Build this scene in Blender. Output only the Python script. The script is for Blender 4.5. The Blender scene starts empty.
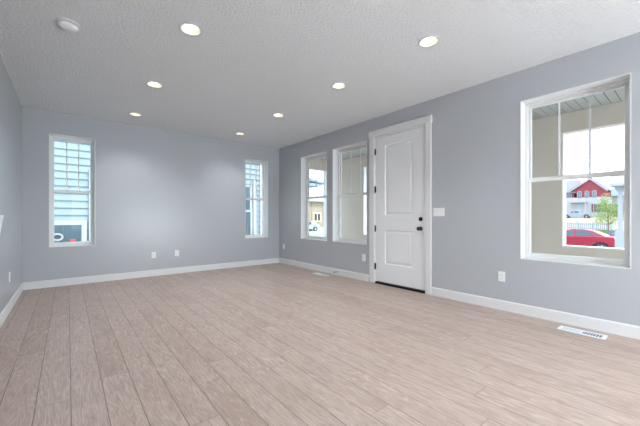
import bpy, bmesh, math, random
from mathutils import Vector, Matrix
R = math.radians
random.seed(7)
S = bpy.context.scene
COL = S.collection

# ------------------------------------------------------------------ camera
XL, XR, YB, YF, H = -0.527, 3.95, 6.386, -4.6, 2.74      # left, right, back, rear walls, ceiling
cam = bpy.data.cameras.new('camera')
cam.sensor_width = 36; cam.lens = 308.8 / 640 * 36
cam.shift_y = 4.4 / 640
cam.clip_end = 400; cam.clip_start = .05
co = bpy.data.objects.new('camera', cam); COL.objects.link(co)
co.location = (0, 0, 1.087); co.rotation_euler = (R(90), 0, R(-39.27))
S.camera = co

# ------------------------------------------------------------------ exposure
S.view_settings.view_transform = 'Standard'; S.view_settings.look = 'None'
S.view_settings.gamma = 1; S.view_settings.use_curve_mapping = False
S.view_settings.exposure = 0.72
LAMP_W = 31.0
FILL_W = 860.0  # power of each added fill globe behind the camera

# ------------------------------------------------------------------ sky and sun
W = bpy.data.worlds.new('sky'); S.world = W; W.use_nodes = True
nt = W.node_tree; nt.nodes.clear()
tc = nt.nodes.new('ShaderNodeTexCoord')
nz = nt.nodes.new('ShaderNodeTexNoise'); nz.inputs['Scale'].default_value = 3.2; nz.inputs['Detail'].default_value = 5
mp = nt.nodes.new('ShaderNodeMapping'); mp.inputs['Scale'].default_value = (1, 1, 3.5)
rp = nt.nodes.new('ShaderNodeValToRGB')
rp.color_ramp.elements[0].position = .42; rp.color_ramp.elements[0].color = (.58, .76, 1.0, 1)
rp.color_ramp.elements[1].position = .60; rp.color_ramp.elements[1].color = (.88, .94, 1.0, 1)
bg = nt.nodes.new('ShaderNodeBackground'); bg.inputs['Strength'].default_value = 2.4
wo = nt.nodes.new('ShaderNodeOutputWorld')
nt.links.new(tc.outputs['Generated'], mp.inputs['Vector']); nt.links.new(mp.outputs[0], nz.inputs['Vector'])
nt.links.new(nz.outputs[0], rp.inputs[0]); nt.links.new(rp.outputs[0], bg.inputs[0]); nt.links.new(bg.outputs[0], wo.inputs[0])
sl = bpy.data.lights.new('sun', 'SUN'); sl.energy = 2.0; sl.angle = R(2); sl.color = (1, .96, .9)
so = bpy.data.objects.new('sun', sl); COL.objects.link(so)
so.rotation_euler = Vector((.35, -.80, 1.05)).to_track_quat('Z', 'Y').to_euler(); so.location = (0, -20, 30)

# ------------------------------------------------------------------ materials
MATS = {}
def mat(name, col, rough=.6, metal=0, spec=.5, bump=None, noise=None, emit=None, es=1):
    if name in MATS: return MATS[name]
    m = bpy.data.materials.new(name); m.use_nodes = True; MATS[name] = m
    n = m.node_tree; b = n.nodes['Principled BSDF']
    b.inputs['Base Color'].default_value = (*col, 1); b.inputs['Roughness'].default_value = rough
    b.inputs['Metallic'].default_value = metal; b.inputs['Specular IOR Level'].default_value = spec
    tcn = n.nodes.new('ShaderNodeTexCoord')
    if emit:
        b.inputs['Emission Color'].default_value = (*emit, 1); b.inputs['Emission Strength'].default_value = es
    if noise:                                        # (scale, amount)
        t = n.nodes.new('ShaderNodeTexNoise'); t.inputs['Scale'].default_value = noise[0]; t.inputs['Detail'].default_value = 4
        mx = n.nodes.new('ShaderNodeMix'); mx.data_type = 'RGBA'
        a = noise[1]
        mx.inputs[6].default_value = (*[max(0, c * (1 - a)) for c in col], 1)
        mx.inputs[7].default_value = (*[min(1, c * (1 + a)) for c in col], 1)
        n.links.new(tcn.outputs['Object'], t.inputs['Vector']); n.links.new(t.outputs[0], mx.inputs[0])
        n.links.new(mx.outputs[2], b.inputs['Base Color'])
    if bump:                                         # (scale, strength, distance)
        t = n.nodes.new('ShaderNodeTexNoise'); t.inputs['Scale'].default_value = bump[0]; t.inputs['Detail'].default_value = 3
        bp = n.nodes.new('ShaderNodeBump'); bp.inputs['Strength'].default_value = bump[1]; bp.inputs['Distance'].default_value = bump[2]
        n.links.new(tcn.outputs['Object'], t.inputs['Vector']); n.links.new(t.outputs[0], bp.inputs['Height'])
        n.links.new(bp.outputs[0], b.inputs['Normal'])
    return m

paint = mat('wall_paint', (.46, .475, .495), .27, spec=.4, bump=(140, .12, .003))
white = mat('white_trim', (.74, .74, .735), .38)
doorw = mat('door_paint', (.82, .825, .825), .42)
vinyl = mat('white_vinyl', (.78, .78, .76), .35)
black = mat('black_metal', (.008, .008, .009), .38, .4)
plate = mat('switch_plastic', (.84, .84, .82), .35)
slot = mat('socket_slot', (.05, .05, .05), .6)
regm = mat('register_white', (.80, .84, .88), .35)
regd = mat('register_dark', (.10, .14, .18), .5)
stucco = mat('stucco', (.80, .70, .61), .9, bump=(60, .35, .01), noise=(6, .05))
stuccow = mat('reveal_white', (.88, .88, .86), .8)
soffm = mat('soffit_metal', (.46, .46, .42), .5)
groove = mat('soffit_groove', (.05, .05, .045), .7)
concrete = mat('concrete', (.66, .65, .62), .9, noise=(2, .08))
siding = mat('siding_paint', (.24, .31, .32), .6)
teal = mat('teal_window_frame', (.06, .11, .125), .5)
nglass = mat('neighbor_window_glass', (.07, .11, .13), .12, spec=.8, noise=(1.2, .35))
outw = mat('outside_white', (.40, .41, .42), .6)
redp = mat('red_siding', (.26, .035, .055), .7)
roofm = mat('roof_shingle', (.22, .22, .26), .9, noise=(4, .12))
roofb = mat('roof_blue_grey', (.20, .26, .33), .9, noise=(4, .1))
carred = mat('red_car_paint', (.36, .015, .04), .22, .15)
silver = mat('silver_car_paint', (.30, .34, .40), .3, .3)
carwhite = mat('white_car_paint', (.38, .46, .52), .3)
carglass = mat('car_glass', (.04, .07, .09), .08, spec=.8)
tyre = mat('tyre_rubber', (.025, .025, .028), .8)
rimm = mat('alloy_rim', (.65, .66, .68), .3, .6)
lampred = mat('tail_lamp_red', (.6, .02, .02), .25)
asphalt = mat('asphalt', (.26, .26, .27), .9, noise=(1, .1))
dirt = mat('tan_dirt', (.33, .24, .17), .95, noise=(.6, .12))
grassm = mat('grass_green', (.16, .27, .05), .9, noise=(2, .3))
leafm = mat('leaf_green', (.22, .30, .06), .7, noise=(3, .3))
barkm = mat('bark', (.20, .16, .12), .9)
shrubm = mat('lavender_leaf', (.24, .23, .34), .8, noise=(5, .3))
plym = mat('plywood', (.36, .30, .215), .85, noise=(1.5, .15))
studm = mat('orange_stud', (.42, .20, .09), .8)
darkin = mat('dark_interior', (.07, .06, .06), .9)
stickerm = mat('red_sticker', (.75, .06, .08), .5)
canm = mat('lamp_baffle', (.74, .60, .43), .5)
lensm = mat('lamp_lens', (.9, .9, .9), .4, emit=(1, .97, .92), es=3.2)
slatm = mat('picket_blue_grey', (.27, .33, .38), .7)

def glass_mat(name, tint):
    m = bpy.data.materials.new(name); m.use_nodes = True; n = m.node_tree; n.nodes.clear()
    o = n.nodes.new('ShaderNodeOutputMaterial'); mx = n.nodes.new('ShaderNodeMixShader')
    t = n.nodes.new('ShaderNodeBsdfTransparent'); t.inputs[0].default_value = (*tint, 1)
    g = n.nodes.new('ShaderNodeBsdfGlossy'); g.inputs['Roughness'].default_value = .01
    f = n.nodes.new('ShaderNodeFresnel'); f.inputs[0].default_value = 1.5
    ge = n.nodes.new('ShaderNodeNewGeometry'); q = n.nodes.new('ShaderNodeMath'); q.operation = 'SUBTRACT'; q.inputs[0].default_value = 1
    p = n.nodes.new('ShaderNodeMath'); p.operation = 'MULTIPLY'      # reflect once, on the entering face
    n.links.new(ge.outputs['Backfacing'], q.inputs[1]); n.links.new(q.outputs[0], p.inputs[0]); n.links.new(f.outputs[0], p.inputs[1])
    n.links.new(p.outputs[0], mx.inputs[0]); n.links.new(t.outputs[0], mx.inputs[1]); n.links.new(g.outputs[0], mx.inputs[2])
    n.links.new(mx.outputs[0], o.inputs[0]); return m
pane = glass_mat('window_glass', (.97, .985, .98))

def N(n, t, **kw):
    x = n.nodes.new(t)
    for k, v in kw.items(): setattr(x, k, v)
    return x
def M_(n, op, a, b=None, c=None):
    x = n.nodes.new('ShaderNodeMath'); x.operation = op
    for i, v in enumerate((a, b, c)):
        if v is None: continue
        if isinstance(v, (int, float)): x.inputs[i].default_value = v
        else: n.links.new(v, x.inputs[i])
    return x.outputs[0]

def floor_material():
    m = bpy.data.materials.new('limed_oak_planks'); m.use_nodes = True; n = m.node_tree; L = n.links.new
    b = n.nodes['Principled BSDF']
    tcn = N(n, 'ShaderNodeTexCoord'); sp = N(n, 'ShaderNodeSeparateXYZ'); L(tcn.outputs['Object'], sp.inputs[0])
    x, y = sp.outputs[0], sp.outputs[1]
    w, Lp = .159, 2.1
    u = M_(n, 'DIVIDE', M_(n, 'SUBTRACT', x, .0155), w)
    row = M_(n, 'FLOOR', u); fu = M_(n, 'FRACT', u)
    wn = N(n, 'ShaderNodeTexWhiteNoise', noise_dimensions='1D'); L(row, wn.inputs['W'])
    v = M_(n, 'ADD', M_(n, 'DIVIDE', y, Lp), M_(n, 'MULTIPLY', wn.outputs['Value'], 5.3))
    colm = M_(n, 'FLOOR', v); fv = M_(n, 'FRACT', v)
    cb = N(n, 'ShaderNodeCombineXYZ'); L(row, cb.inputs[0]); L(colm, cb.inputs[1])
    pr = N(n, 'ShaderNodeTexWhiteNoise', noise_dimensions='3D'); L(cb.outputs[0], pr.inputs['Vector'])
    rnd = pr.outputs['Value']
    # joints
    eu = M_(n, 'MULTIPLY', M_(n, 'MINIMUM', fu, M_(n, 'SUBTRACT', 1, fu)), w)
    ev = M_(n, 'MULTIPLY', M_(n, 'MINIMUM', fv, M_(n, 'SUBTRACT', 1, fv)), Lp)
    e = M_(n, 'MINIMUM', eu, M_(n, 'MULTIPLY', ev, 1.6))
    gap = N(n, 'ShaderNodeMapRange'); gap.inputs[1].default_value = .0006; gap.inputs[2].default_value = .0026
    gap.inputs[3].default_value = 1; gap.inputs[4].default_value = 0; L(e, gap.inputs[0])
    # grain coordinates, shifted per plank
    off = N(n, 'ShaderNodeVectorMath', operation='SCALE'); L(pr.outputs['Color'], off.inputs[0]); off.inputs[3].default_value = 40
    ad = N(n, 'ShaderNodeVectorMath', operation='ADD'); L(tcn.outputs['Object'], ad.inputs[0]); L(off.outputs[0], ad.inputs[1])
    def stretched(sx, sy):
        q = N(n, 'ShaderNodeMapping'); q.inputs['Scale'].default_value = (sx, sy, 1); L(ad.outputs[0], q.inputs[0]); return q.outputs[0]
    big = N(n, 'ShaderNodeTexNoise'); big.inputs['Scale'].default_value = 1; big.inputs['Detail'].default_value = 1.5; big.inputs['Roughness'].default_value = .4
    L(stretched(10, 1.15), big.inputs['Vector'])
    ring = M_(n, 'SINE', M_(n, 'MULTIPLY', big.outputs[0], 105))
    ringm = N(n, 'ShaderNodeMapRange'); ringm.inputs[1].default_value = .35; ringm.inputs[2].default_value = 1.0; L(ring, ringm.inputs[0])
    fine = N(n, 'ShaderNodeTexNoise'); fine.inputs['Scale'].default_value = 1; fine.inputs['Detail'].default_value = 4; fine.inputs['Roughness'].default_value = .65
    L(stretched(130, 11), fine.inputs['Vector'])
    blot = N(n, 'ShaderNodeTexNoise'); blot.inputs['Scale'].default_value = 1; blot.inputs['Detail'].default_value = 3
    L(stretched(7, 2.2), blot.inputs['Vector'])
    mid = N(n, 'ShaderNodeTexNoise'); mid.inputs['Scale'].default_value = 1; mid.inputs['Detail'].default_value = 5; mid.inputs['Roughness'].default_value = .7
    L(stretched(38, 6), mid.inputs['Vector'])
    mm = N(n, 'ShaderNodeMapRange'); mm.inputs[1].default_value = .38; mm.inputs[2].default_value = .62; mm.inputs[3].default_value = 1.0; mm.inputs[4].default_value = 1.15; L(mid.outputs[0], mm.inputs[0])
    # base colour per plank
    ra = N(n, 'ShaderNodeValToRGB'); c = ra.color_ramp
    c.elements[0].position = 0; c.elements[0].color = (.33, .245, .20, 1)
    c.elements[1].position = 1; c.elements[1].color = (.47, .38, .335, 1)
    k = c.elements.new(.5); k.color = (.425, .33, .28, 1)
    L(M_(n, 'ADD', M_(n, 'MULTIPLY', rnd, .38), M_(n, 'MULTIPLY', blot.outputs[0], .62)), ra.inputs[0])
    m1 = N(n, 'ShaderNodeMix', data_type='RGBA'); L(ra.outputs[0], m1.inputs[6]); m1.inputs[7].default_value = (.60, .53, .48, 1)
    L(M_(n, 'MULTIPLY', M_(n, 'MULTIPLY', ringm.outputs[0], M_(n, 'SUBTRACT', blot.outputs[0], .15)), .85), m1.inputs[0])
    m2 = N(n, 'ShaderNodeMix', data_type='RGBA'); L(m1.outputs[2], m2.inputs[6]); m2.inputs[7].default_value = (.27, .20, .165, 1)
    fm = N(n, 'ShaderNodeMapRange'); fm.inputs[1].default_value = .46; fm.inputs[2].default_value = .72; fm.inputs[4].default_value = .75; L(fine.outputs[0], fm.inputs[0])
    L(fm.outputs[0], m2.inputs[0])
    m3 = N(n, 'ShaderNodeMix', data_type='RGBA'); L(m2.outputs[2], m3.inputs[6]); m3.inputs[7].default_value = (.10, .07, .055, 1)
    L(M_(n, 'MULTIPLY', gap.outputs[0], .95), m3.inputs[0]); sc_ = N(n, 'ShaderNodeVectorMath', operation='SCALE'); L(m3.outputs[2], sc_.inputs[0]); L(mm.outputs[0], sc_.inputs[3]); L(sc_.outputs[0], b.inputs['Base Color'])
    b.inputs['Roughness'].default_value = .46; b.inputs['Specular IOR Level'].default_value = .30
    hh = M_(n, 'SUBTRACT', M_(n, 'MULTIPLY', fine.outputs[0], .25), gap.outputs[0])
    bu = N(n, 'ShaderNodeBump'); bu.inputs['Strength'].default_value = .35; bu.inputs['Distance'].default_value = .0015
    L(hh, bu.inputs['Height']); L(bu.outputs[0], b.inputs['Normal'])
    return m

def ceiling_material():
    m = bpy.data.materials.new('knockdown_ceiling'); m.use_nodes = True; n = m.node_tree; L = n.links.new
    b = n.nodes['Principled BSDF']; b.inputs['Base Color'].default_value = (.88, .88, .88, 1)
    b.inputs['Roughness'].default_value = .30; b.inputs['Specular IOR Level'].default_value = .5
    tcn = N(n, 'ShaderNodeTexCoord')
    a = N(n, 'ShaderNodeTexNoise'); a.inputs['Scale'].default_value = 42; a.inputs['Detail'].default_value = 4; a.inputs['Roughness'].default_value = .6
    L(tcn.outputs['Object'], a.inputs['Vector'])
    r = N(n, 'ShaderNodeMapRange'); r.inputs[1].default_value = .40; r.inputs[2].default_value = .60; L(a.outputs[0], r.inputs[0])
    bu = N(n, 'ShaderNodeBump'); bu.inputs['Strength'].default_value = .9; bu.inputs['Distance'].default_value = .010
    L(r.outputs[0], bu.inputs['Height']); L(bu.outputs[0], b.inputs['Normal'])
    return m

# ------------------------------------------------------------------ mesh helpers
class MB:
    def __init__(s): s.b = bmesh.new(); s.mats = []; s.smooth = False
    def _m(s, m):
        if m is None: return 0
        if m not in s.mats: s.mats.append(m)
        return s.mats.index(m)
    def box(s, a, c, m=None, bev=0):
        i = s._m(m)
        x0, x1 = sorted((a[0], c[0])); y0, y1 = sorted((a[1], c[1])); z0, z1 = sorted((a[2], c[2]))
        v = [s.b.verts.new(p) for p in ((x0,y0,z0),(x1,y0,z0),(x1,y1,z0),(x0,y1,z0),(x0,y0,z1),(x1,y0,z1),(x1,y1,z1),(x0,y1,z1))]
        fs = [s.b.faces.new([v[k] for k in f]) for f in ((3,2,1,0),(4,5,6,7),(0,1,5,4),(1,2,6,5),(2,3,7,6),(3,0,4,7))]
        for f in fs: f.material_index = i
        if bev:
            es = list({e for f in fs for e in f.edges})
            r = bmesh.ops.bevel(s.b, geom=es, offset=bev, segments=2, affect='EDGES', profile=.5)
            for f in r['faces']: f.material_index = i
        return s
    def prism(s, pts, axis, a, c, m=None, scale=None):
        """polygon pts (2-D) extruded along axis between a and c; scale = list of 2-D pts for the far end"""
        i = s._m(m)
        def P(p, t):
            if axis == 0: return (t, p[0], p[1])
            if axis == 1: return (p[0], t, p[1])
            return (p[0], p[1], t)
        A = [s.b.verts.new(P(p, a)) for p in pts]; C = [s.b.verts.new(P(p, c)) for p in (scale or pts)]
        fs = [s.b.faces.new(A[::-1]), s.b.faces.new(C)]
        n = len(pts)
        for k in range(n): fs.append(s.b.faces.new((A[k], A[(k+1) % n], C[(k+1) % n], C[k])))
        for f in fs: f.material_index = i
        return s
    def lathe(s, prof, o, ax='z', seg=32, m=None, cap=True):
        """prof: list of (radius, height) turned about an axis through o"""
        i = s._m(m); rings = []
        for r, h_ in prof:
            ring = []
            for k in range(seg):
                t = 2 * math.pi * k / seg; a, c = r * math.cos(t), r * math.sin(t)
                p = {'z': (a, c, h_), 'x': (h_, a, c), 'y': (a, h_, c)}[ax]
                ring.append(s.b.verts.new((o[0]+p[0], o[1]+p[1], o[2]+p[2])))
            rings.append(ring)
        for q, w in zip(rings, rings[1:]):
            for k in range(seg):
                f = s.b.faces.new((q[k], q[(k+1) % seg], w[(k+1) % seg], w[k])); f.material_index = i; f.smooth = True
        for ring in ((rings[0], rings[-1]) if cap else ()):
            if (ring[0].co - ring[1].co).length > 1e-6:
                f = s.b.faces.new(ring); f.material_index = i
        return s
    def bar(s, p, q, r, m=None, seg=8, r2=None):
        i = s._m(m); p, q = Vector(p), Vector(q); d = (q - p).normalized()
        u = d.orthogonal().normalized(); v = d.cross(u); r2 = r if r2 is None else r2
        A = [s.b.verts.new(p + (u*math.cos(2*math.pi*k/seg) + v*math.sin(2*math.pi*k/seg))*r) for k in range(seg)]
        C = [s.b.verts.new(q + (u*math.cos(2*math.pi*k/seg) + v*math.sin(2*math.pi*k/seg))*r2) for k in range(seg)]
        for k in range(seg):
            f = s.b.faces.new((A[k], A[(k+1) % seg], C[(k+1) % seg], C[k])); f.material_index = i; f.smooth = True
        s.b.faces.new(A[::-1]).material_index = i; s.b.faces.new(C).material_index = i
        return s
    def build(s, name, m=None, parent=None, loc=None):
        bmesh.ops.remove_doubles(s.b, verts=s.b.verts, dist=1e-6)
        bmesh.ops.recalc_face_normals(s.b, faces=s.b.faces)
        me = bpy.data.meshes.new(name); s.b.to_mesh(me); s.b.free()
        if m is not None and not s.mats: me.materials.append(m)
        for q in s.mats: me.materials.append(q)
        o = bpy.data.objects.new(name, me); COL.objects.link(o)
        if parent: o.parent = parent
        if loc: o.location = loc
        return o
def tag(o, label=None, cat=None, group=None, kind=None):
    if label: o['label'] = label
    if cat: o['category'] = cat
    if group: o['group'] = group
    if kind: o['kind'] = kind
    return o
def thing(name, label, cat, loc=(0, 0, 0), rz=0, group=None, kind=None):
    o = bpy.data.objects.new(name, None); COL.objects.link(o); o.empty_display_size = .1
    o.location = loc; o.rotation_euler = (0, 0, rz); return tag(o, label, cat, group, kind)
def copy_thing(o, loc, label):
    r = o.copy(); COL.objects.link(r); r.location = loc; r['label'] = label
    for ch in list(o.children):
        c = ch.copy(); COL.objects.link(c); c.parent = r
        for g in list(ch.children):
            d = g.copy(); COL.objects.link(d); d.parent = c
    return r

# ================================================================== the room
T = .20                                                     # wall thickness
ZW0, ZW1 = .618, 2.398
RW = [(.381, 1.266), (3.571, 4.445), (4.615, 5.488)]        # windows in the right wall (y ranges)
BW = [(-.225, .36), (3.066, 3.644)]                         # windows in the back wall (x ranges)
FW = [(.1, 1.9), (2.2, 3.6)]                                # unseen rear windows, added to let in daylight from behind the camera
DOOR = (2.425, 3.418, 2.425)                                # door rough opening

def wall(name, label, lo, hi, holes, axis, face, out, m):
    """wall running along axis ('x'/'y') from lo to hi; holes = (a, b, z0, z1); occupies face..face+out"""
    k = MB(); cuts = sorted(holes); a = lo
    def put(a, b, z0, z1):
        if b - a < 1e-6 or z1 - z0 < 1e-6: return
        if axis == 'y': k.box((face, a, z0), (face + out, b, z1))
        else: k.box((a, face, z0), (b, face + out, z1))
    for h0, h1, z0, z1 in cuts:
        put(a, h0, 0, H); put(h0, h1, 0, z0); put(h0, h1, z1, H); a = h1
    put(a, hi, 0, H)
    return tag(k.build(name, m), label, 'wall', kind='structure')
wall('wall_right', 'blue-grey painted wall with the front door and three windows', YF - T, YB + T,
     [(a, b, ZW0, ZW1) for a, b in RW] + [(DOOR[0], DOOR[1], 0, DOOR[2])], 'y', XR, T, paint)
wall('wall_back', 'blue-grey far wall with two narrow windows', XL, XR, [(a, b, ZW0, ZW1) for a, b in BW], 'x', YB, T, paint)
wall('wall_left', 'plain blue-grey wall along the left edge', YF - T, YB + T, [], 'y', XL, -T, paint)
wall('wall_rear', 'unseen blue-grey wall behind the viewer with wide windows added for daylight', XL, XR, [(a, b, .5, 2.5) for a, b in FW], 'x', YF, -T, paint)
wall('wall_front_cladding', 'pale stucco cladding on the porch side of the front wall', YF - T, YB + T,
     [(a, b, ZW0, ZW1) for a, b in RW] + [(DOOR[0], DOOR[1], 0, DOOR[2])], 'y', XR + T, .03, mat('house_stucco', (.72, .71, .66), .9))
tag(MB().box((XL - T, YF - T, -.12), (XR + T, YB + T, 0)).build('floor', floor_material()),
    'light limed oak plank floor running away from the viewer', 'floor', kind='structure')

LIGHTS = [(.84, 2.82), (.84, 4.277), (.845, 5.70), (2.63, 1.60), (2.637, 2.85), (2.637, 4.287), (2.635, 5.712)]
HIDDEN_LIGHTS = [(.84, -.1), (.84, -1.6), (2.63, .1), (2.63, -1.5), (.84, -3.2), (2.63, -3.2)]
def make_ceiling():
    ce = MB().box((XL - T, YF - T, H), (XR + T, YB + T, H + .2)).build('ceiling', ceiling_material())
    cut = MB()
    for x, y in LIGHTS + HIDDEN_LIGHTS: cut.lathe([(.0775, H - .05), (.0775, H + .12)], (x, y, 0), seg=40)
    cu = cut.build('cutter')
    md = ce.modifiers.new('holes', 'BOOLEAN'); md.object = cu; md.operation = 'DIFFERENCE'; md.solver = 'EXACT'
    dg = bpy.context.evaluated_depsgraph_get()
    me = bpy.data.meshes.new_from_object(ce.evaluated_get(dg))
    ce.modifiers.clear(); ce.data = me; bpy.data.objects.remove(cu)
    return ce
tag(make_ceiling(), 'white knockdown-textured ceiling with round recessed lights', 'ceiling', kind='structure')

def baseboard(name, label, runs):
    k = MB()
    for (x0, y0), (x1, y1), (nx, ny) in runs:               # n points into the room
        t, h_ = .015, .115
        pts = [(0, 0), (t, 0), (t, h_ - .012), (t - .006, h_), (0, h_)]
        if ny == 0: k.prism([(x0 + nx * p[0], p[1]) for p in pts], 1, y0, y1)
        else: k.prism([(y0 + ny * p[0], p[1]) for p in pts], 0, x0, x1)
    return tag(k.build(name, white), label, 'baseboard', kind='structure')
baseboard('baseboard_right', 'white baseboard along the wall with the front door', [((XR, YF), (XR, 2.357), (-1, 0)), ((XR, 3.508), (XR, YB), (-1, 0))])
baseboard('baseboard_back', 'white baseboard along the far wall', [((XL + .015, YB), (XR - .015, YB), (0, -1))])
baseboard('baseboard_left', 'white baseboard along the left wall', [((XL, YF), (XL, YB), (1, 0))])

# ------------------------------------------------------------------ windows
def window(n, label, w, h_, loc, rz, muntins=(1/3, 2/3)):
    """local x = across, y = outwards, z = up; origin = lower middle of the opening on the room face"""
    t = thing('window_%d' % n, label, 'window', loc, rz, kind='structure')
    q = w / 2
    k = MB(); e = .008                                       # white painted returns of the opening
    d0, d1 = -.004, .13
    k.box((-q, d0, 0), (-q + e, d1, h_)); k.box((q - e, d0, 0), (q, d1, h_))
    k.box((-q + e, d0, 0), (q - e, d1, e)); k.box((-q + e, d0, h_ - e), (q - e, d1, h_))
    k.build('jamb_return', white, t)
    k = MB(); f = .032                                       # main frame
    for a, b in (((-q, .13, 0), (-q + f, .198, h_)), ((q - f, .13, 0), (q, .198, h_)),
                 ((-q + f, .13, 0), (q - f, .198, f)), ((-q + f, .13, h_ - f), (q - f, .198, h_))): k.box(a, b, bev=.003)
    k.build('window_frame', vinyl, t)
    mid = 1.511 - ZW0 if h_ < 1.9 else h_ / 2
    s = .028
    def sash(name, y0, y1, z0, z1, bot, top):
        k = MB()
        k.box((-q + f, y0, z0), (-q + f + s, y1, z1), bev=.002); k.box((q - f - s, y0, z0), (q - f, y1, z1), bev=.002)
        k.box((-q + f + s, y0, z0), (q - f - s, y1, z0 + bot), bev=.002); k.box((-q + f + s, y0, z1 - top), (q - f - s, y1, z1), bev=.002)
        o = k.build(name, vinyl, t)
        g = MB().box((-q + f + s - .004, (y0 + y1) / 2 - .003, z0 + bot - .004), (q - f - s + .004, (y0 + y1) / 2 + .003, z1 - top + .004)).build('glass_pane', pane, o)
        return o
    up = sash("upper_sash", .166, .192, mid - .022, h_ - f, .040, .030)
    lo = sash('lower_sash', .136, .162, f, mid + .024, .034, .044)
    gw = w - 2 * (f + s)
    for m in muntins:
        x = -gw / 2 + gw * m
        MB().box((x - .008, .172, mid + .010), (x + .008, .186, h_ - f - .030)).build('muntin', vinyl, up)
    MB().box((-.03, .125, mid + .008), (.03, .1365, mid + .026), bev=.003).build('sash_lock', vinyl, lo)
    return t
hw = ZW1 - ZW0
for n, (a, b), lab in ((1, RW[0], 'large double-hung window at the right, red car visible through it'),
                       (2, RW[1], 'double-hung window immediately left of the white front door'),
                       (3, RW[2], 'double-hung window in the front wall nearest the room corner')):
    window(n, lab, b - a, hw, (XR, (a + b) / 2, ZW0), R(-90))
for n, (a, b), lab in ((4, BW[0], 'narrow window at the left of the far wall, ringed wreath beyond'),
                       (5, BW[1], 'narrow window at the right of the far wall near the corner')):
    window(n, lab, b - a, hw, ((a + b) / 2, YB, ZW0), 0)
for n, (a, b) in ((6, FW[0]), (7, FW[1])):
    window(n, 'unseen wide window added behind the viewer for daylight', b - a, 2.0, ((a + b) / 2, YF, .5), R(180))

# ------------------------------------------------------------------ front door
dt = thing('door_1', 'white two-panel front door with black hinges and knob', 'door', (XR, 0, 0), kind='structure')
y0, y1 = 2.464, 3.379; zt = 2.385
k = MB()                                                    # jamb
k.box((0, DOOR[0], 0), (T, y0 - .003, DOOR[2])); k.box((0, y1 + .003, 0), (T, DOOR[1], DOOR[2])); k.box((0, y0 - .003, zt + .003), (T, y1 + .003, DOOR[2]))
k.box((.052, y0 - .003, 0.03), (.075, y0 + .012, zt)); k.box((.052, y1 - .012, 0.03), (.075, y1 + .003, zt)); k.box((.052, y0, zt - .012), (.075, y1, zt + .003))
k.build('door_jamb', white, dt)
k = MB()                                                    # casing
k.box((-.018, 2.362, 0), (0, 2.445, 2.42), bev=.002); k.box((-.018, 3.398, 0), (0, 3.500, 2.42), bev=.002)
k.box((-.024, 2.350, 2.42), (0, 3.512, 2.523), bev=.002)
k.build('door_casing', white, dt)
def panel_leaf():
    """door slab with two recessed raised-and-fielded panels on the room side"""
    k = MB(); X0, X1 = .006, .050
    P = [(.337, .884), (1.120, 2.252)]; a, b = 2.665, 3.185
    k.box((X0, y0, .04), (X1, a, zt)); k.box((X0, b, .04), (X1, y1, zt))
    zs = [.04, P[0][0], P[0][1], P[1][0], P[1][1], zt]
    for i in (0, 2, 4): k.box((X0, a, zs[i]), (X1, b, zs[i + 1]))
    for z0, z1 in P:
        def ring(i0, i1, x0, x1):
            for (A, B) in (((a+i0, z0+i0, a+i1, z0+i1, b-i1, z0+i1, b-i0, z0+i0), 0), ((b-i0, z0+i0, b-i1, z0+i1, b-i1, z1-i1, b-i0, z1-i0), 0),
                           ((b-i0, z1-i0, b-i1, z1-i1, a+i1, z1-i1, a+i0, z1-i0), 0), ((a+i0, z1-i0, a+i1, z1-i1, a+i1, z0+i1, a+i0, z0+i0), 0)):
                ya, za, yb, zb, yc, zc, yd, zd = A
                k.b.faces.new([k.b.verts.new(p) for p in ((x0, ya, za), (x1, yb, zb), (x1, yc, zc), (x0, yd, zd))])
        ring(0, .010, X0, X0 + .013); ring(.010, .022, X0 + .013, X0 + .013); ring(.022, .05, X0 + .013, X0 + .005)
        k.box((X0 + .005, a + .05, z0 + .05), (X1, b - .05, z1 - .05))
    return k
panel_leaf().build('door_leaf', doorw, dt)
for z in (.281, .902, 1.548, 2.169):
    hg = MB().bar((-.006, y1 + .002, z - .052), (-.006, y1 + .002, z + .052), .009, seg=12)
    hg.box((-.004, y1 - .008, z - .05), (.006, y1 + .010, z + .05)); hg.build('hinge', black, dt)
MB().lathe([(.001, -.004), (.026, -.004), (.031, .0), (.031, .010)], (0, 2.536, 1.063), 'x', 28).build('deadbolt', black, dt)
k = MB().lathe([(.031, .008), (.031, .0), (.024, -.006), (.012, -.010), (.011, -.028), (.022, -.036), (.028, -.048), (.027, -.060), (.018, -.067), (.001, -.069)], (0, 2.536, .925), 'x', 28)
k.build('door_knob', black, dt)
MB().box((-.012, DOOR[0] + .039, 0), (.08, DOOR[1] - .039, .028), bev=.004).build('threshold', black, dt)
tag(MB().box((XR + .15, DOOR[0] + .005, .0), (XR + .199, DOOR[1] - .005, DOOR[2] - .005)).build('trim_1', white), 'white weather panel on the outer side of the front door', 'trim', kind='structure')

# ------------------------------------------------------------------ recessed lights, smoke detector
def light(x, y, label, hidden=False):
    t = thing('recessed_light', label, 'ceiling light', (x, y, H), group='recessed ceiling lights')
    MB().lathe([(.075, .002), (.098, -.0005), (.099, -.004), (.094, -.007), (.079, -.006), (.075, .002)], (0, 0, 0), seg=40, cap=False).build('trim_ring', white, t)
    MB().lathe([(.076, .0), (.060, .034), (.060, .060), (.0685, .060), (.0772, .002)], (0, 0, 0), seg=40, cap=False).build('baffle', canm, t)
    MB().lathe([(.0595, .036), (.0595, .044)], (0, 0, 0), seg=40).build('lens', lensm, t)
    l = bpy.data.lights.new('lamp', 'SPOT'); l.spot_size = R(120); l.spot_blend = 1.0; l.shadow_soft_size = .02; l.energy = LAMP_W; l.color = (.93, .97, 1.0);
    lo = bpy.data.objects.new('lamp', l); COL.objects.link(lo); lo.parent = t; lo.location = (0, 0, -.010)
    return t
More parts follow.
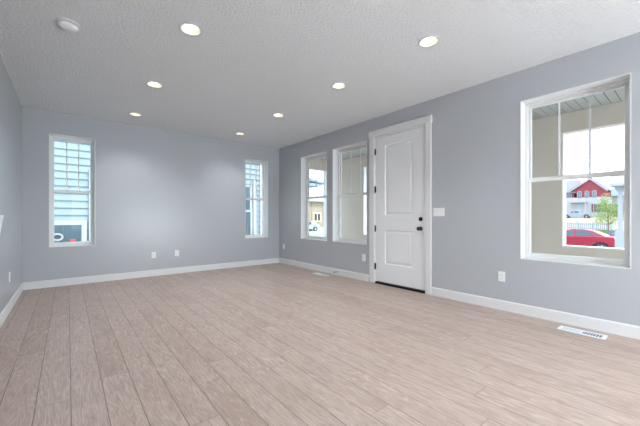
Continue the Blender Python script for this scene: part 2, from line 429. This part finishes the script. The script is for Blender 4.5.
LB = ['round recessed light nearest the smoke detector, in the left row', 'round recessed light, second from the smoke detector in the left row',
      'round recessed light in the left row, closest to the far wall', 'round recessed light in the right row, nearest the large right window',
      'round recessed light in the right row, above the front door area', 'round recessed light in the right row, third from the large right window',
      'round recessed light in the right row, closest to the far wall']
for (x, y), l in zip(LIGHTS, LB): light(x, y, l)
for x, y in HIDDEN_LIGHTS: light(x, y, 'round recessed ceiling light behind the viewer')
for x in (2.3, 3.4):                                        # unseen fill globes, added behind the viewer to brighten ceiling and walls
    pt = thing('fill_globe', 'unseen white fill globe added behind the viewer for brightness', 'floor lamp', (x, -3.1, 0), group='added fill globes')
    MB().lathe([(.001, 0), (.14, 0), (.14, .015), (.02, .03)], (0, 0, 0), seg=28).bar((0, 0, .02), (0, 0, .60), .01).build('base', white, pt)
    MB().lathe([(.02, .59)] + [(.15 * math.sin(R(a)), .75 - .15 * math.cos(R(a))) for a in range(10, 180, 10)] + [(.002, .90)], (0, 0, 0), seg=28).build('globe', mat('fill_globe_glow', (.9, .9, .9), .4, emit=(1, .98, .95), es=4), pt)
    l = bpy.data.lights.new('lamp', 'POINT'); l.energy = FILL_W; l.color = (.84, .93, 1.0); l.shadow_soft_size = .17
    lo = bpy.data.objects.new('lamp', l); COL.objects.link(lo); lo.parent = pt; lo.location = (0, 0, .75)
sd = thing('smoke_detector', 'round white smoke detector on the ceiling at upper left', 'smoke detector', (.005, 3.39, H))
MB().lathe([(.001, 0), (.078, 0), (.080, -.006), (.080, -.012), (.076, -.015)], (0, 0, 0), seg=40).build('mounting_base', white, sd)
MB().lathe([(.070, -.013), (.071, -.030), (.064, -.042), (.045, -.048), (.001, -.049)], (0, 0, 0), seg=40).build('cover', plate, sd)
MB().lathe([(.0712, -.0185), (.0722, -.020), (.0722, -.023), (.0712, -.0245)], (0, 0, 0), seg=40, cap=False).build('vent_slot', mat('detector_slot', (.35, .35, .35), .6), sd)

# ------------------------------------------------------------------ outlets, switch
def outlet(loc, rz, label):
    t = thing('wall_outlet', label, 'outlet', loc, rz, 'white duplex outlets')   # local +y points into the room
    MB().box((-.037, 0, -.0585), (.037, .006, .0585), bev=.002).build('cover_plate', plate, t)
    for z in (-.021, .021):
        s = MB().box((-.017, .005, z - .015), (.017, .0078, z + .015), bev=.001).build('socket', plate, t)
        MB().box((-.008, .0075, z - .004), (-.005, .0083, z + .006)).box((.005, .0075, z - .004), (.008, .0083, z + .005)).box((-.002, .0075, z - .011), (.002, .0083, z - .007)).build('slot', slot, s)
outlet((XR, 1.458, .392), R(90), 'white outlet low on the wall between the front door and large right window')
outlet((XR, 3.64, .395), R(90), 'white outlet beside the front door, under the window left of it')
outlet((XR, 6.18, .40), R(90), 'white outlet in the front wall beside the far room corner')
outlet((1.237, YB, .390), R(180), 'left one of the two white outlets on the far wall')
outlet((1.640, YB, .395), R(180), 'right one of the two white outlets on the far wall')
outlet((XL, 5.09, .39), R(-90), 'white outlet on the left wall, seen nearly edge-on')
sw = thing('light_switch', 'white three-rocker light switch plate beside the front door', 'light switch', (XR, 2.249, 1.160), R(90))
MB().box((-.083, 0, -.057), (.083, .006, .057), bev=.002).build('cover_plate', plate, sw)
for x in (-.046, 0, .046): MB().prism([(.005, -.033), (.0115, -.033), (.0075, 0), (.0085, .033), (.005, .033)], 0, x - .0165, x + .0165).build('rocker', plate, sw)

# ------------------------------------------------------------------ floor registers, door stop, handrail end
def register(x0, x1, ya, yb, label):
    t = thing('floor_register', label, 'floor vent', ((x0 + x1) / 2, (ya + yb) / 2, 0), group='white floor registers')
    a, b = (x1 - x0) / 2, (yb - ya) / 2
    k = MB()
    k.box((-a, -b, 0), (-a + .022, b, .005)); k.box((a - .022, -b, 0), (a, b, .005)); k.box((-a + .022, -b, 0), (a - .022, -b + .025, .005)); k.box((-a + .022, b - .025, 0), (a - .022, b, .005))
    k.box((-a + .022, -.006, 0), (a - .022, .006, .005)); k.build('frame', regm, t)
    MB().box((-a + .02, -b + .02, .0003), (a - .02, -.004, .0012)).build('duct_opening', regd, t)
    MB().box((-a + .02, .004, .0003), (a - .02, b - .02, .0016)).build('damper', mat('damper_metal', (.42, .47, .50), .5), t)
    k = MB(); n = 15
    for i in range(n):
        y = -b + .03 + (2 * b - .06) * i / (n - 1)
        lw = .0016 if y < -.006 else .0035; k.box((-a + .022, y - lw, .0015), (a - .022, y + lw, .0045))
    k.box((-.003, .0, .0015), (.003, b - .02, .0046)); k.build('louvers', regm, t)
register(3.69, 3.828, .520, .868, 'white floor vent beneath the large right window')
register(3.672, 3.800, 4.34, 4.73, 'white floor vent beneath the two windows left of the door')
ds = thing('door_stop', 'small dark spring door stop on the baseboard left of the front door', 'door stop', (XR - .015, 4.30, .062))
k = MB()
for i in range(60):
    a, b = i * .9, (i + 1) * .9
    k.bar((-.006 - .055 * i / 60, .0055 * math.cos(a), .0055 * math.sin(a)), (-.006 - .055 * (i + 1) / 60, .0055 * math.cos(b), .0055 * math.sin(b)), .0016, seg=5)
k.lathe([(.011, 0), (.011, -.004), (.006, -.008)], (0, 0, 0), 'x', 16); k.build('spring', mat('stop_metal', (.25, .23, .2), .4, .7), ds)
MB().lathe([(.006, -.058), (.0095, -.062), (.0095, -.076), (.005, -.079)], (0, 0, 0), 'x', 16).build('tip', black, ds)
hr = thing('handrail', 'white sloping handrail end on the left wall at the picture edge', 'handrail', (XL, 4.15, 0))
MB().prism([(0, 1.107), (-.20, 1.107), (-1.05, .36), (-1.0, .22), (-.16, .965)], 0, .025, .06).build('rail', white, hr)
for y, z in ((-.22, .99), (-.80, .48)): MB().box((0, y - .02, z - .02), (.026, y + .02, z + .02), bev=.003).build('bracket', white, hr)

# ================================================================== the porch
PX0, PX1, PYE, ZS = 6.15, 6.32, 6.80, 2.748                 # outer wall faces, end wall, soffit height
OB, OA, OD = (-2.6, 1.378), (4.30, 5.68), (2.35, 3.55)
ZH, ZK = 2.44, .613
k = MB()
def pw(a, b, z0, z1): k.box((PX0, a, z0), (PX1, b, z1))
pw(OB[1], OD[0], -.15, ZH); pw(OD[1], OA[0], -.15, ZH); pw(OA[1], PYE + .17, -.15, ZH); pw(-3.2, OB[0], -.15, ZH)
pw(OB[0], OB[1], -.15, ZK); pw(OA[0], OA[1], -.15, ZK); pw(-3.2, PYE + .17, ZH, 3.1)
k.box((XR + T + .03, PYE, ZH), (PX0, PYE + .17, 3.1)); k.box((5.85, PYE, -.15), (PX0, PYE + .17, ZH)); k.box((XR + T + .03, PYE, -.15), (5.85, PYE + .17, .50))
tag(k.build('porch_wall', stucco), 'beige stucco porch wall with rectangular openings outside the windows', 'porch wall', kind='structure')
k = MB()                                                    # white strips laid on the reveals of the openings
for a, b in (OB, OA):
    k.box((PX0 + .02, b - .012, ZK), (PX1 + .01, b, ZH)); k.box((PX0 + .02, a, ZK), (PX1 + .01, a + .012, ZH)); k.box((PX0 - .01, a, ZK), (PX1 + .02, b, ZK + .022))
k.box((5.838, PYE - .005, .50), (5.85, PYE + .18, ZH))
tag(k.build('reveal_strip', stuccow), 'white strips along the edges of the porch wall openings', 'trim', kind='structure')
k = MB(); y = -3.2
k.box((XR + T, -3.2, ZS + .006), (PX0, PYE, ZS + .05), groove)
while y < PYE:
    k.box((XR + T, y + .009, ZS), (PX0, min(y + .105, PYE), ZS + .008), soffm); y += .105
tag(k.build('porch_soffit'), 'grey metal soffit with dark grooves over the porch', 'porch soffit', kind='structure')
tag(MB().box((XR + T, -3.2, -.30), (PX1, PYE + .17, -.15)).build('porch_floor', concrete), 'grey concrete porch floor', 'porch floor', kind='structure')

# ================================================================== outdoors
GP = [(-30, -1.05), (PX1, -1.05), (26, -1.08), (51, -.53), (62, .25), (95, 1.15), (125, 2.0)]
def gz(x):
    for (a, p), (b, q) in zip(GP, GP[1:]):
        if a <= x <= b: return p + (q - p) * (x - a) / (b - a)
    return GP[-1][1]
def strip(x0, x1, ya, yb, m, name, label, cat, lift=0.0, kind='structure'):
    k = MB(); xs = [x0] + [a for a, _ in GP if x0 < a < x1] + [x1]
    top = [(x, gz(x) + lift) for x in xs]; bot = [(x, gz(x) - .6) for x in xs][::-1]
    k.prism(top + bot, 1, ya, yb, m); return tag(k.build(name, m), label, cat, kind=kind)
strip(PX1, 27.5, -40, 110, asphalt, 'street', 'grey street surface in front of the house', 'street')
strip(27.5, 52, -40, 110, mat('verge_ground', (.30, .32, .26), .95, noise=(.8, .1)), 'ground', 'pale ground beyond the street', 'ground')
strip(52, 125, -40, 110, dirt, 'dirt_lot', 'tan dirt lot in front of the red house', 'ground')
tag(MB().box((-30, YB + T, -1.3), (PX1, 110, -1.05)).build('side_yard', concrete), 'pale ground between this house and the neighbour', 'ground', kind='structure')
k = MB()                                                    # grass verge: blades as little wedges
for i in range(2600):
    x, y = random.uniform(42, 50), random.uniform(4.5, 8.6); z = gz(x); a = random.random() * 6.28
    dx, dy = .10 * math.cos(a), .10 * math.sin(a); hh = random.uniform(.12, .25)
    k.b.faces.new([k.b.verts.new(p) for p in ((x - dx, y - dy, z - .02), (x + dx, y + dy, z - .02), (x + random.uniform(-.05, .05), y, z + hh))])
tag(k.build('grass_patch', grassm), 'strip of bright green grass before the picket fence', 'grass', kind='stuff')

# ---- neighbouring house with lap siding (seen through the two back windows)
NY = 9.8
nb = thing('neighbor_house', 'pale aqua house with lap siding just outside the far wall', 'house', (0, NY, -1.05))
def lapsiding(x0, x1, z0, z1):
    k = MB(); z = z0; e = .1797
    while z < z1:
        k.prism([(0.0, z + .02), (-.012, z + .02), (-.012, z), (-.046, z), (-.046, z + .014), (-.012, z + e), (0, z + e)], 0, x0, x1); z += e
    return k
zoff = 1.05
lapsiding(-9, 5.25, -.144, 5.6).build('siding', siding, nb)
MB().box((-9, 0, 0), (5.3, .25, 5.7), siding).build('wall_core', siding, nb)
MB().box((5.24, -.065, 0), (5.42, .25, 5.6), bev=.01).build('corner_board', outw, nb)
MB().box((.42, -.13, 0), (.52, -.05, 2.33 + zoff), bev=.012).build('downspout', outw, nb)
def nwin(x0, x1, z0, z1, cas, mull=None, low=None):
    low = cas if low is None else low
    z0 += zoff; z1 += zoff
    k = MB(); y = -.075
    k.box((x0 - cas, y, z0 - low), (x0, .02, z1 + cas)); k.box((x1, y, z0 - low), (x1 + cas, .02, z1 + cas))
    k.box((x0, y, z0 - low), (x1, .02, z0)); k.box((x0, y, z1), (x1, .02, z1 + cas))
    c = k.build('window_casing', outw, nb)
    MB().box((x0, -.062, z0), (x1, -.058, z1)).build('window_glass', nglass, c)
    k = MB()
    for a, b in (((x0, -.072, z0), (x0 + .03, -.060, z1)), ((x1 - .03, -.072, z0), (x1, -.060, z1)), ((x0, -.072, z0), (x1, -.060, z0 + .03)), ((x0, -.072, z1 - .03), (x1, -.060, z1))): k.box(a, b)
    for m in mull or []: k.box((m - .016, -.073, z0), (m + .016, -.060, z1))
    k.build('window_bar', teal, c)
nwin(-1.2, .272, -.4, .903, .105, [-.085])
nwin(3.9, 4.85, 1.345, 2.13, .07, low=.003)
nwin(3.9, 4.87, .30, 1.27, .07)
MB().box((4.98, -.075, -.3 + zoff), (5.10, -.0, 2.38 + zoff)).build('trim_board', outw, nb)
k = MB().box((-9.4, -.45, 5.6), (5.8, .3, 5.75)); k.build('roof_eave', outw, nb)
# white ring and red sticker in the neighbour's window
k = MB(); rr = .085; cx, cz = -.187, .612
for i in range(28):
    a, b = 2 * math.pi * i / 28, 2 * math.pi * (i + 1) / 28
    k.bar((cx + 1.1 * rr * math.cos(a), NY - .112, cz + rr * .9 * math.sin(a)), (cx + 1.1 * rr * math.cos(b), NY - .112, cz + rr * .9 * math.sin(b)), .024, seg=8)
tag(k.build('ring_wreath', outw), 'white oval ring hanging in the neighbouring window', 'wreath')
tag(MB().box((.055, NY - .067, .487), (.150, NY - .0622, .553)).build('sticker', stickerm), 'small red sticker on the neighbouring window glass', 'sticker')

# ---- cars
def circle(cx, cz, r, a0, a1, n): return [(cx + r * math.cos(R(a0 + (a1 - a0) * i / n)), cz + r * math.sin(R(a0 + (a1 - a0) * i / n))) for i in range(n + 1)]
def car(name, label, cat, loc, rz, paintm, length, wheels, wr, lower, green, glasses, width=1.8, bed=None):
    """side profile in local x (nose at +x) and z; the side facing the house is local -y"""
    t = thing(name, label, cat, loc, rz)
    hw_ = width / 2
    pts = [lower[0]]
    for wx in sorted(wheels): pts += circle(wx, wr, wr + .07, 180, 0, 12)
    pts += lower[1:]
    k = MB(); core = .30
    # side skins with wheel arches, rounded inward toward the top, and an inner tub
    for sgn in (-1, 1):
        k.prism(pts, 1, sgn * (hw_ - .06), sgn * (hw_ - core), paintm)
        cxm = sum(p[0] for p in pts) / len(pts); czm = sum(p[1] for p in pts) / len(pts)
        k.prism([(cxm + (p[0] - cxm) * 1.0, p[1]) for p in pts], 1, sgn * (hw_ - .06), sgn * hw_, paintm, scale=[(cxm + (p[0] - cxm) * .985, czm + (p[1] - czm) * (.93 if p[1] > czm else 1)) for p in pts])
    solid = [p for p in lower]
    k.prism([(p[0], max(p[1], wr * 1.1)) for p in solid], 1, -(hw_ - core), hw_ - core, paintm)
    k.build('body', paintm, t)
    k = MB()
    cx = sum(p[0] for p in green) / len(green)
    narrow = lambda s_: [(cx + (p[0] - cx) * (1 - .0 * s_), p[1]) for p in green]
    zb = min(p[1] for p in green); zt_ = max(p[1] for p in green)
    # greenhouse: each profile point gets a half width that narrows with height
    A = [k.b.verts.new((p[0], -(hw_ - .10 - .16 * (p[1] - zb) / (zt_ - zb)), p[1])) for p in green]
    B = [k.b.verts.new((p[0], (hw_ - .10 - .16 * (p[1] - zb) / (zt_ - zb)), p[1])) for p in green]
    k.b.faces.new(A); k.b.faces.new(B[::-1]); n = len(green)
    for i in range(n): k.b.faces.new((A[i], A[(i + 1) % n], B[(i + 1) % n], B[i]))
    k.build('cabin', paintm, t)
    for g in glasses:
        for sgn in (-1, 1):
            kk = MB(); f1 = []
            for d in (.006, -.02):
                f1.append([kk.b.verts.new((p[0], sgn * (hw_ - .10 - .16 * (p[1] - zb) / (zt_ - zb) + d), p[1])) for p in g])
            kk.b.faces.new(f1[0]); kk.b.faces.new(f1[1][::-1])
            for i in range(len(g)): kk.b.faces.new((f1[0][i], f1[0][(i + 1) % len(g)], f1[1][(i + 1) % len(g)], f1[1][i]))
            kk.build('side_window', carglass, t)
    for wx in wheels:
        for sgn in (-1, 1):
            o = MB().lathe([(wr * .62, -.11), (wr * .9, -.11), (wr, -.08), (wr, .08), (wr * .9, .11), (wr * .62, .11)], (wx, sgn * (hw_ - .12), wr), 'y', 28).build('wheel', tyre, t)
            kk = MB().lathe([(wr * .62, -.10), (wr * .66, .112 * 1), (wr * .58, .10), (wr * .56, .02), (.001, .02)] if sgn > 0 else [(wr * .62, .10), (wr * .66, -.112), (wr * .58, -.10), (wr * .56, -.02), (.001, -.02)], (wx, sgn * (hw_ - .12), wr), 'y', 28)
            for i in range(7):
                a = i * 2 * math.pi / 7
                kk.bar((wx, sgn * (hw_ - .02), wr), (wx + wr * .6 * math.cos(a), sgn * (hw_ - .02), wr + wr * .6 * math.sin(a)), .03, seg=6)
            kk.build('rim', rimm, o)
    return t
# red sedan; nose toward +y of the world, house-facing side = -x of the world
lower = [(-2.18, .38), (2.4, .30), (2.45, .55), (2.25, .78), (1.25, .95), (-1.45, 1.06), (-2.08, 1.03), (-2.22, .88), (-2.24, .6)]
green = [(-1.80, 1.00), (1.1, .93), (.25, 1.34), (-.15, 1.44), (-.75, 1.44), (-1.12, 1.35)]
glasses = [[(.85, .98), (-.26, .99), (-.26, 1.38), (.18, 1.31)], [(-.36, .99), (-1.12, 1.03), (-.98, 1.33), (-.75, 1.385), (-.36, 1.39)], [(-1.19, 1.03), (-1.52, 1.06), (-1.14, 1.26), (-1.07, 1.30)]]
rc = car('red_sedan', 'glossy red sedan parked on the street outside the large right window', 'car', (24.9, 5.08, -1.08), R(90), carred, 4.9, (-1.52, 1.42), .335, lower, green, glasses)
# after the 90 degree turn local +x is world +y and local +y is world -x
MB().box((-2.245, .55, .78), (-2.12, .86, .92), bev=.02).build('tail_lamp', lampred, rc)
for x in (-.31, -1.15): MB().box((x - .006, .895, .45), (x + .006, .902, .96)).build('door_seam', slot, rc)
for x in (-.20, -.98): MB().box((x - .10, .89, .84), (x + .10, .92, .87), bev=.008).build('door_handle', carred, rc)

lower = [(-2.8, .5), (2.7, .45), (2.78, .7), (2.65, 1.05), (1.35, 1.15), (-.75, 1.15), (-2.8, 1.15)]
green = [(-.75, 1.10), (1.5, 1.10), (.80, 1.72), (.5, 1.80), (-.45, 1.80), (-.68, 1.72)]
glasses = [[(1.2, 1.18), (.50, 1.18), (.50, 1.68), (.74, 1.64)], [(.4, 1.18), (-.5, 1.18), (-.45, 1.65), (.4, 1.70)]]
car('pickup_truck', 'silver pickup truck parked in front of the red house', 'truck', (89, 17.2, gz(89) - .12), R(90), silver, 5.6, (-1.75, 1.75), .42, lower, green, glasses, 1.95)
lower = [(-2.2, .38), (2.2, .30), (2.25, .6), (2.0, .82), (1.1, .95), (-1.5, 1.05), (-2.15, 1.0), (-2.25, .6)]
green = [(-1.8, 1.00), (1.2, .93), (.45, 1.44), (.1, 1.52), (-1.0, 1.52), (-1.5, 1.40)]
glasses = [[(1.0, .98), (.2, .99), (.2, 1.45), (.42, 1.40)], [(.1, .99), (-.8, 1.03), (-.8, 1.46), (.1, 1.47)]]
car('white_car', 'pale car parked before the unfinished wooden house', 'car', (28.5, 38.6, -1.05), R(170), carwhite, 4.6, (-1.4, 1.4), .34, lower, green, glasses)

# ---- red house across the lot
hs = thing('red_house', 'red gabled house with white lower storey beyond the dirt lot', 'house', (95, 0, 0))
k = MB(); k.prism([(19.4, 7.35), (18.55, 7.3), (18.4, 5.9), (13.4, 5.8), (13.4, 7.5), (16.0, 10.0)], 0, 0, 8); k.build('gable_wall', redp, hs)
MB().prism([(19.0, 5.7), (19.0, 7.2), (21.8, 7.2), (21.8, 5.7)], 0, .4, 8).build('upper_wall', redp, hs)
MB().prism([(23.5, .8), (23.5, 5.85), (13.2, 5.85), (13.2, .8)], 0, -.1, 8).build('lower_wall', outw, hs)
k = MB()
for (a, b), (c, d) in (((20.0, 7.35), (16.0, 10.32)), ((12.95, 7.35), (16.0, 10.32))):
    k.prism([(a, b - .30), (a, b), (c, d), (c, d - .34)], 0, -.45, -.2)
k.build('rake_board', outw, hs)
k = MB()
k.prism([(12.95, 7.38), (16.0, 10.34), (20.0, 7.38), (20.0, 7.5), (16.0, 10.5), (12.95, 7.5)], 0, -.46, 8)
k.prism([(.0, 7.0), (0, 7.2), (5.5, 10.6), (5.5, 10.4)], 1, 18.6, 24)
k.build('roof', roofm, hs)
for y in (17.93, 16.55, 15.25):
    f = MB(); z0, z1, a = 5.75, 7.35, .40
    f.box((-.10, y - a, z0), (.02, y - a + .1, z1)); f.box((-.10, y + a - .1, z0), (.02, y + a, z1)); f.box((-.10, y - a, z0), (.02, y + a, z0 + .1)); f.box((-.10, y - a, z1 - .1), (.02, y + a, z1)); f.box((-.08, y - .03, z0), (0, y + .03, z1))
    f = f.build('window_frame', outw, hs); MB().box((-.05, y - a + .08, z0 + .08), (-.02, y + a - .08, z1 - .08)).build('window_glass', nglass, f)
for y in (19.9, 20.9):
    f = MB().box((.30, y - .38, 5.9), (.42, y + .38, 7.0)).build('window_frame', outw, hs); MB().box((.26, y - .30, 5.98), (.31, y + .30, 6.92)).build('window_glass', nglass, f)
k = MB(); k.box((-1.5, 19.55, .9), (-1.3, 19.35, 4.6)); k.box((-1.5, 16.5, .9), (-1.3, 16.7, 4.6)); k.box((-1.6, 19.6, 4.6), (-.1, 16.45, 4.85)); k.build('entry_porch', mat('porch_post_grey', (.42, .40, .38), .7), hs)
MB().box((-.14, 17.5, 1.1), (-.11, 18.3, 4.2)).build('front_door', mat('door_blue_grey', (.35, .48, .55), .5), hs)
for y in (14.95, 13.9):
    f = MB().box((-.16, y - .45, 2.3), (-.11, y + .45, 4.3)).build('window_frame', outw, hs); MB().box((-.19, y - .35, 2.4), (-.15, y + .35, 4.2)).build('window_glass', nglass, f)
    MB().box((-.17, y - .75, 2.3), (-.12, y - .48, 4.3)).box((-.17, y + .48, 2.3), (-.12, y + .75, 4.3)).build('shutter', redp, f)
h2 = thing('white_house', 'long white house with blue-grey roof right of the red house', 'house', (104, 0, 0))
MB().box((0, -8, .9), (8, 14.6, 6.3)).build('wall', outw, h2)
MB().prism([(-.5, 6.2), (-.5, 6.4), (3.8, 8.5), (3.8, 8.3)], 1, -8, 14.8).build('roof', roofb, h2)
for y in (12.2, 10.9, 9.6):
    f = MB().box((-.12, y - .45, 2.2), (.02, y + .45, 4.5)).build('window_frame', outw, h2); MB().box((-.15, y - .36, 2.3), (-.11, y + .36, 4.4)).build('window_glass', nglass, f)

# ---- picket fence, tree, shrub, kiosk
fe = thing('picket_fence', 'pale grey picket fence between the street and the dirt lot', 'fence', (51, 0, gz(51)))
k = MB(); k.box((-.02, 6.6, .2), (.02, 15, .28)); k.box((-.02, 6.6, .72), (.02, 15, .80))
y = 6.6
while y < 15: k.prism([(y, .04), (y + .10, .04), (y + .10, .92), (y + .05, 1.0), (y, .92)], 0, -.045, -.02); y += .19
k.build('picket_panel', slatm, fe)
for y in (6.6, 8.2, 9.85, 11.5, 13.2, 15): MB().box((-.12, y - .1, -.1), (.12, y + .1, 1.12), bev=.01).build('post', outw, fe)
tr = thing('young_tree', 'slim young leafy green tree in front of the red house', 'tree', (40, 5.39, gz(40)))
k = MB(); hT = 1.75
k.bar((0, 0, -.1), (0, .02, hT), .07, seg=8, r2=.045)
br = []
for i in range(12):
    a = i * 2.4; z = .9 + .15 * i; q = (.75 * math.cos(a) * (1.1 - .05 * i), .75 * math.sin(a) * (1.1 - .05 * i), z + .55)
    k.bar((0, .02, z), q, .025, seg=6, r2=.008); br.append(q)
k.bar((0, .02, hT), (0.03, .2, 3.6), .045, seg=8, r2=.01)
k.build('trunk', barkm, tr)
k = MB(); cs = [Vector(q) for q in br] + [Vector((0, .35, 3.3)), Vector((0, .2, 3.7)), Vector((0, 0, 2.8)), Vector((0, -.4, 2.2))]
for i in range(2000):
    c = random.choice(cs); v = Vector((random.gauss(0, .22), random.gauss(0, .24), random.gauss(0, .24))) + c
    u = Vector((random.gauss(0, 1), random.gauss(0, 1), random.gauss(0, 1))).normalized(); w_ = u.orthogonal().normalized()
    l = random.uniform(.05, .09)
    k.b.faces.new([k.b.verts.new(v + d) for d in (-u * l, w_ * l * .5, u * l, -w_ * l * .5)])
k.build('foliage', leafm, tr)
def bush(name, loc, r, m, label, n=900):
    t = thing(name, label, 'shrub', loc)
    k = MB()
    for i in range(n):
        u = Vector((random.gauss(0, 1), random.gauss(0, 1), abs(random.gauss(0, 1)))).normalized(); p = u * r * random.uniform(.45, 1); w_ = u.orthogonal().normalized()
        d = (u + Vector((random.gauss(0, .5), random.gauss(0, .5), random.gauss(0, .5)))).normalized() * .09
        k.b.faces.new([k.b.verts.new(p + q) for q in (-d, w_ * .03, d, -w_ * .03)])
    k.build('foliage', m, t)
    k = MB()
    for i in range(7):
        a = i * .9; k.bar((0, 0, -.05), (r * .5 * math.cos(a), r * .5 * math.sin(a), r * .55), .02, seg=5)
    k.build('stems', barkm, t); return t
bush('lavender_shrub', (36, 4.42, gz(36)), .95, shrubm, 'rounded lavender-grey shrub right of the young tree')
ki = thing('kiosk_shelter', 'small shelter with shingled roof and white column beyond the red car', 'shelter', (15, 0, -1.05))
MB().box((-.2, .2, 0), (1.6, 1.835, 1.66), mat('kiosk_base', (.40, .43, .43), .8)).build('base_wall', mat('kiosk_base', (.40, .43, .43), .8), ki)
for y in (1.72, .3): MB().box((-.06, y - .055, 1.66), (.06, y + .055, 3.12)).box((-.09, y - .085, 1.66), (.09, y + .085, 1.74)).box((-.09, y - .085, 3.04), (.09, y + .085, 3.12)).build('column', outw, ki)
MB().box((-.1, .25, 3.12), (1.5, 1.85, 3.24)).build('beam', outw, ki)
k = MB(); e = [(-.45, 0.0, 3.22), (1.9, 0.0, 3.22), (1.9, 1.95, 3.22), (-.45, 1.95, 3.22)]; tp = [(.2, .05, 4.1), (1.2, .05, 4.1), (1.2, 1.86, 4.1), (.2, 1.86, 4.1)]
a = [k.b.verts.new(p) for p in e]; a2 = [k.b.verts.new((p[0], p[1], p[2] + .08)) for p in e]; b = [k.b.verts.new(p) for p in tp]
k.b.faces.new(a[::-1]); k.b.faces.new(b)
for i in range(4): k.b.faces.new((a[i], a[(i+1) % 4], a2[(i+1) % 4], a2[i])); k.b.faces.new((a2[i], a2[(i+1) % 4], b[(i+1) % 4], b[i]))
k.build('hip_roof', mat('light_shingle', (.38, .40, .42), .9, noise=(9, .15)), ki)

# ---- unfinished wooden house and the eave to its left (seen through the corner window)
uh = thing('unfinished_house', 'unfinished plywood-sheathed house seen through the corner window', 'house', (0, 48, -.95))
MB().box((33, 0, 0), (46, 6, 5.15)).build('sheathing', plym, uh)
k = MB()
for x in (36.2, 37.0, 40.0, 40.45, 41.3): k.box((x, -.05, .0 if x < 38 else 0), (x + .16, 0, 5.1))
k.build('stud', studm, uh)
f = MB().box((37.4, -.10, 1.15), (39.5, -.02, 3.05)).build('window_frame', mat('pale_wood', (.74, .66, .50), .8), uh)
MB().box((37.75, -.14, 1.4), (38.35, -.09, 2.8)).build('window_glass', darkin, f); MB().box((38.6, -.14, 1.4), (39.2, -.09, 2.8)).build('window_glass', darkin, f)
MB().box((32.5, -.8, 5.15), (46.5, 6.5, 5.5)).build('roof_edge', outw, uh)
eb = thing('eave_building', 'pale building whose dark roof eave juts into the corner window view', 'house', (0, 25, -1.05))
MB().box((12, 0, 0), (18.6, 7, 5.3)).build('wall', siding, eb)
MB().prism([(11.5, 5.9), (19.0, 5.75), (20.7, 5.55), (20.7, 5.68), (19.0, 5.98), (11.5, 7.6)], 1, -.6, 7.5).build('roof', roofb, eb)
MB().box((12, -.5, 5.3), (20.2, 7, 5.6)).build('eave_soffit', siding, eb)
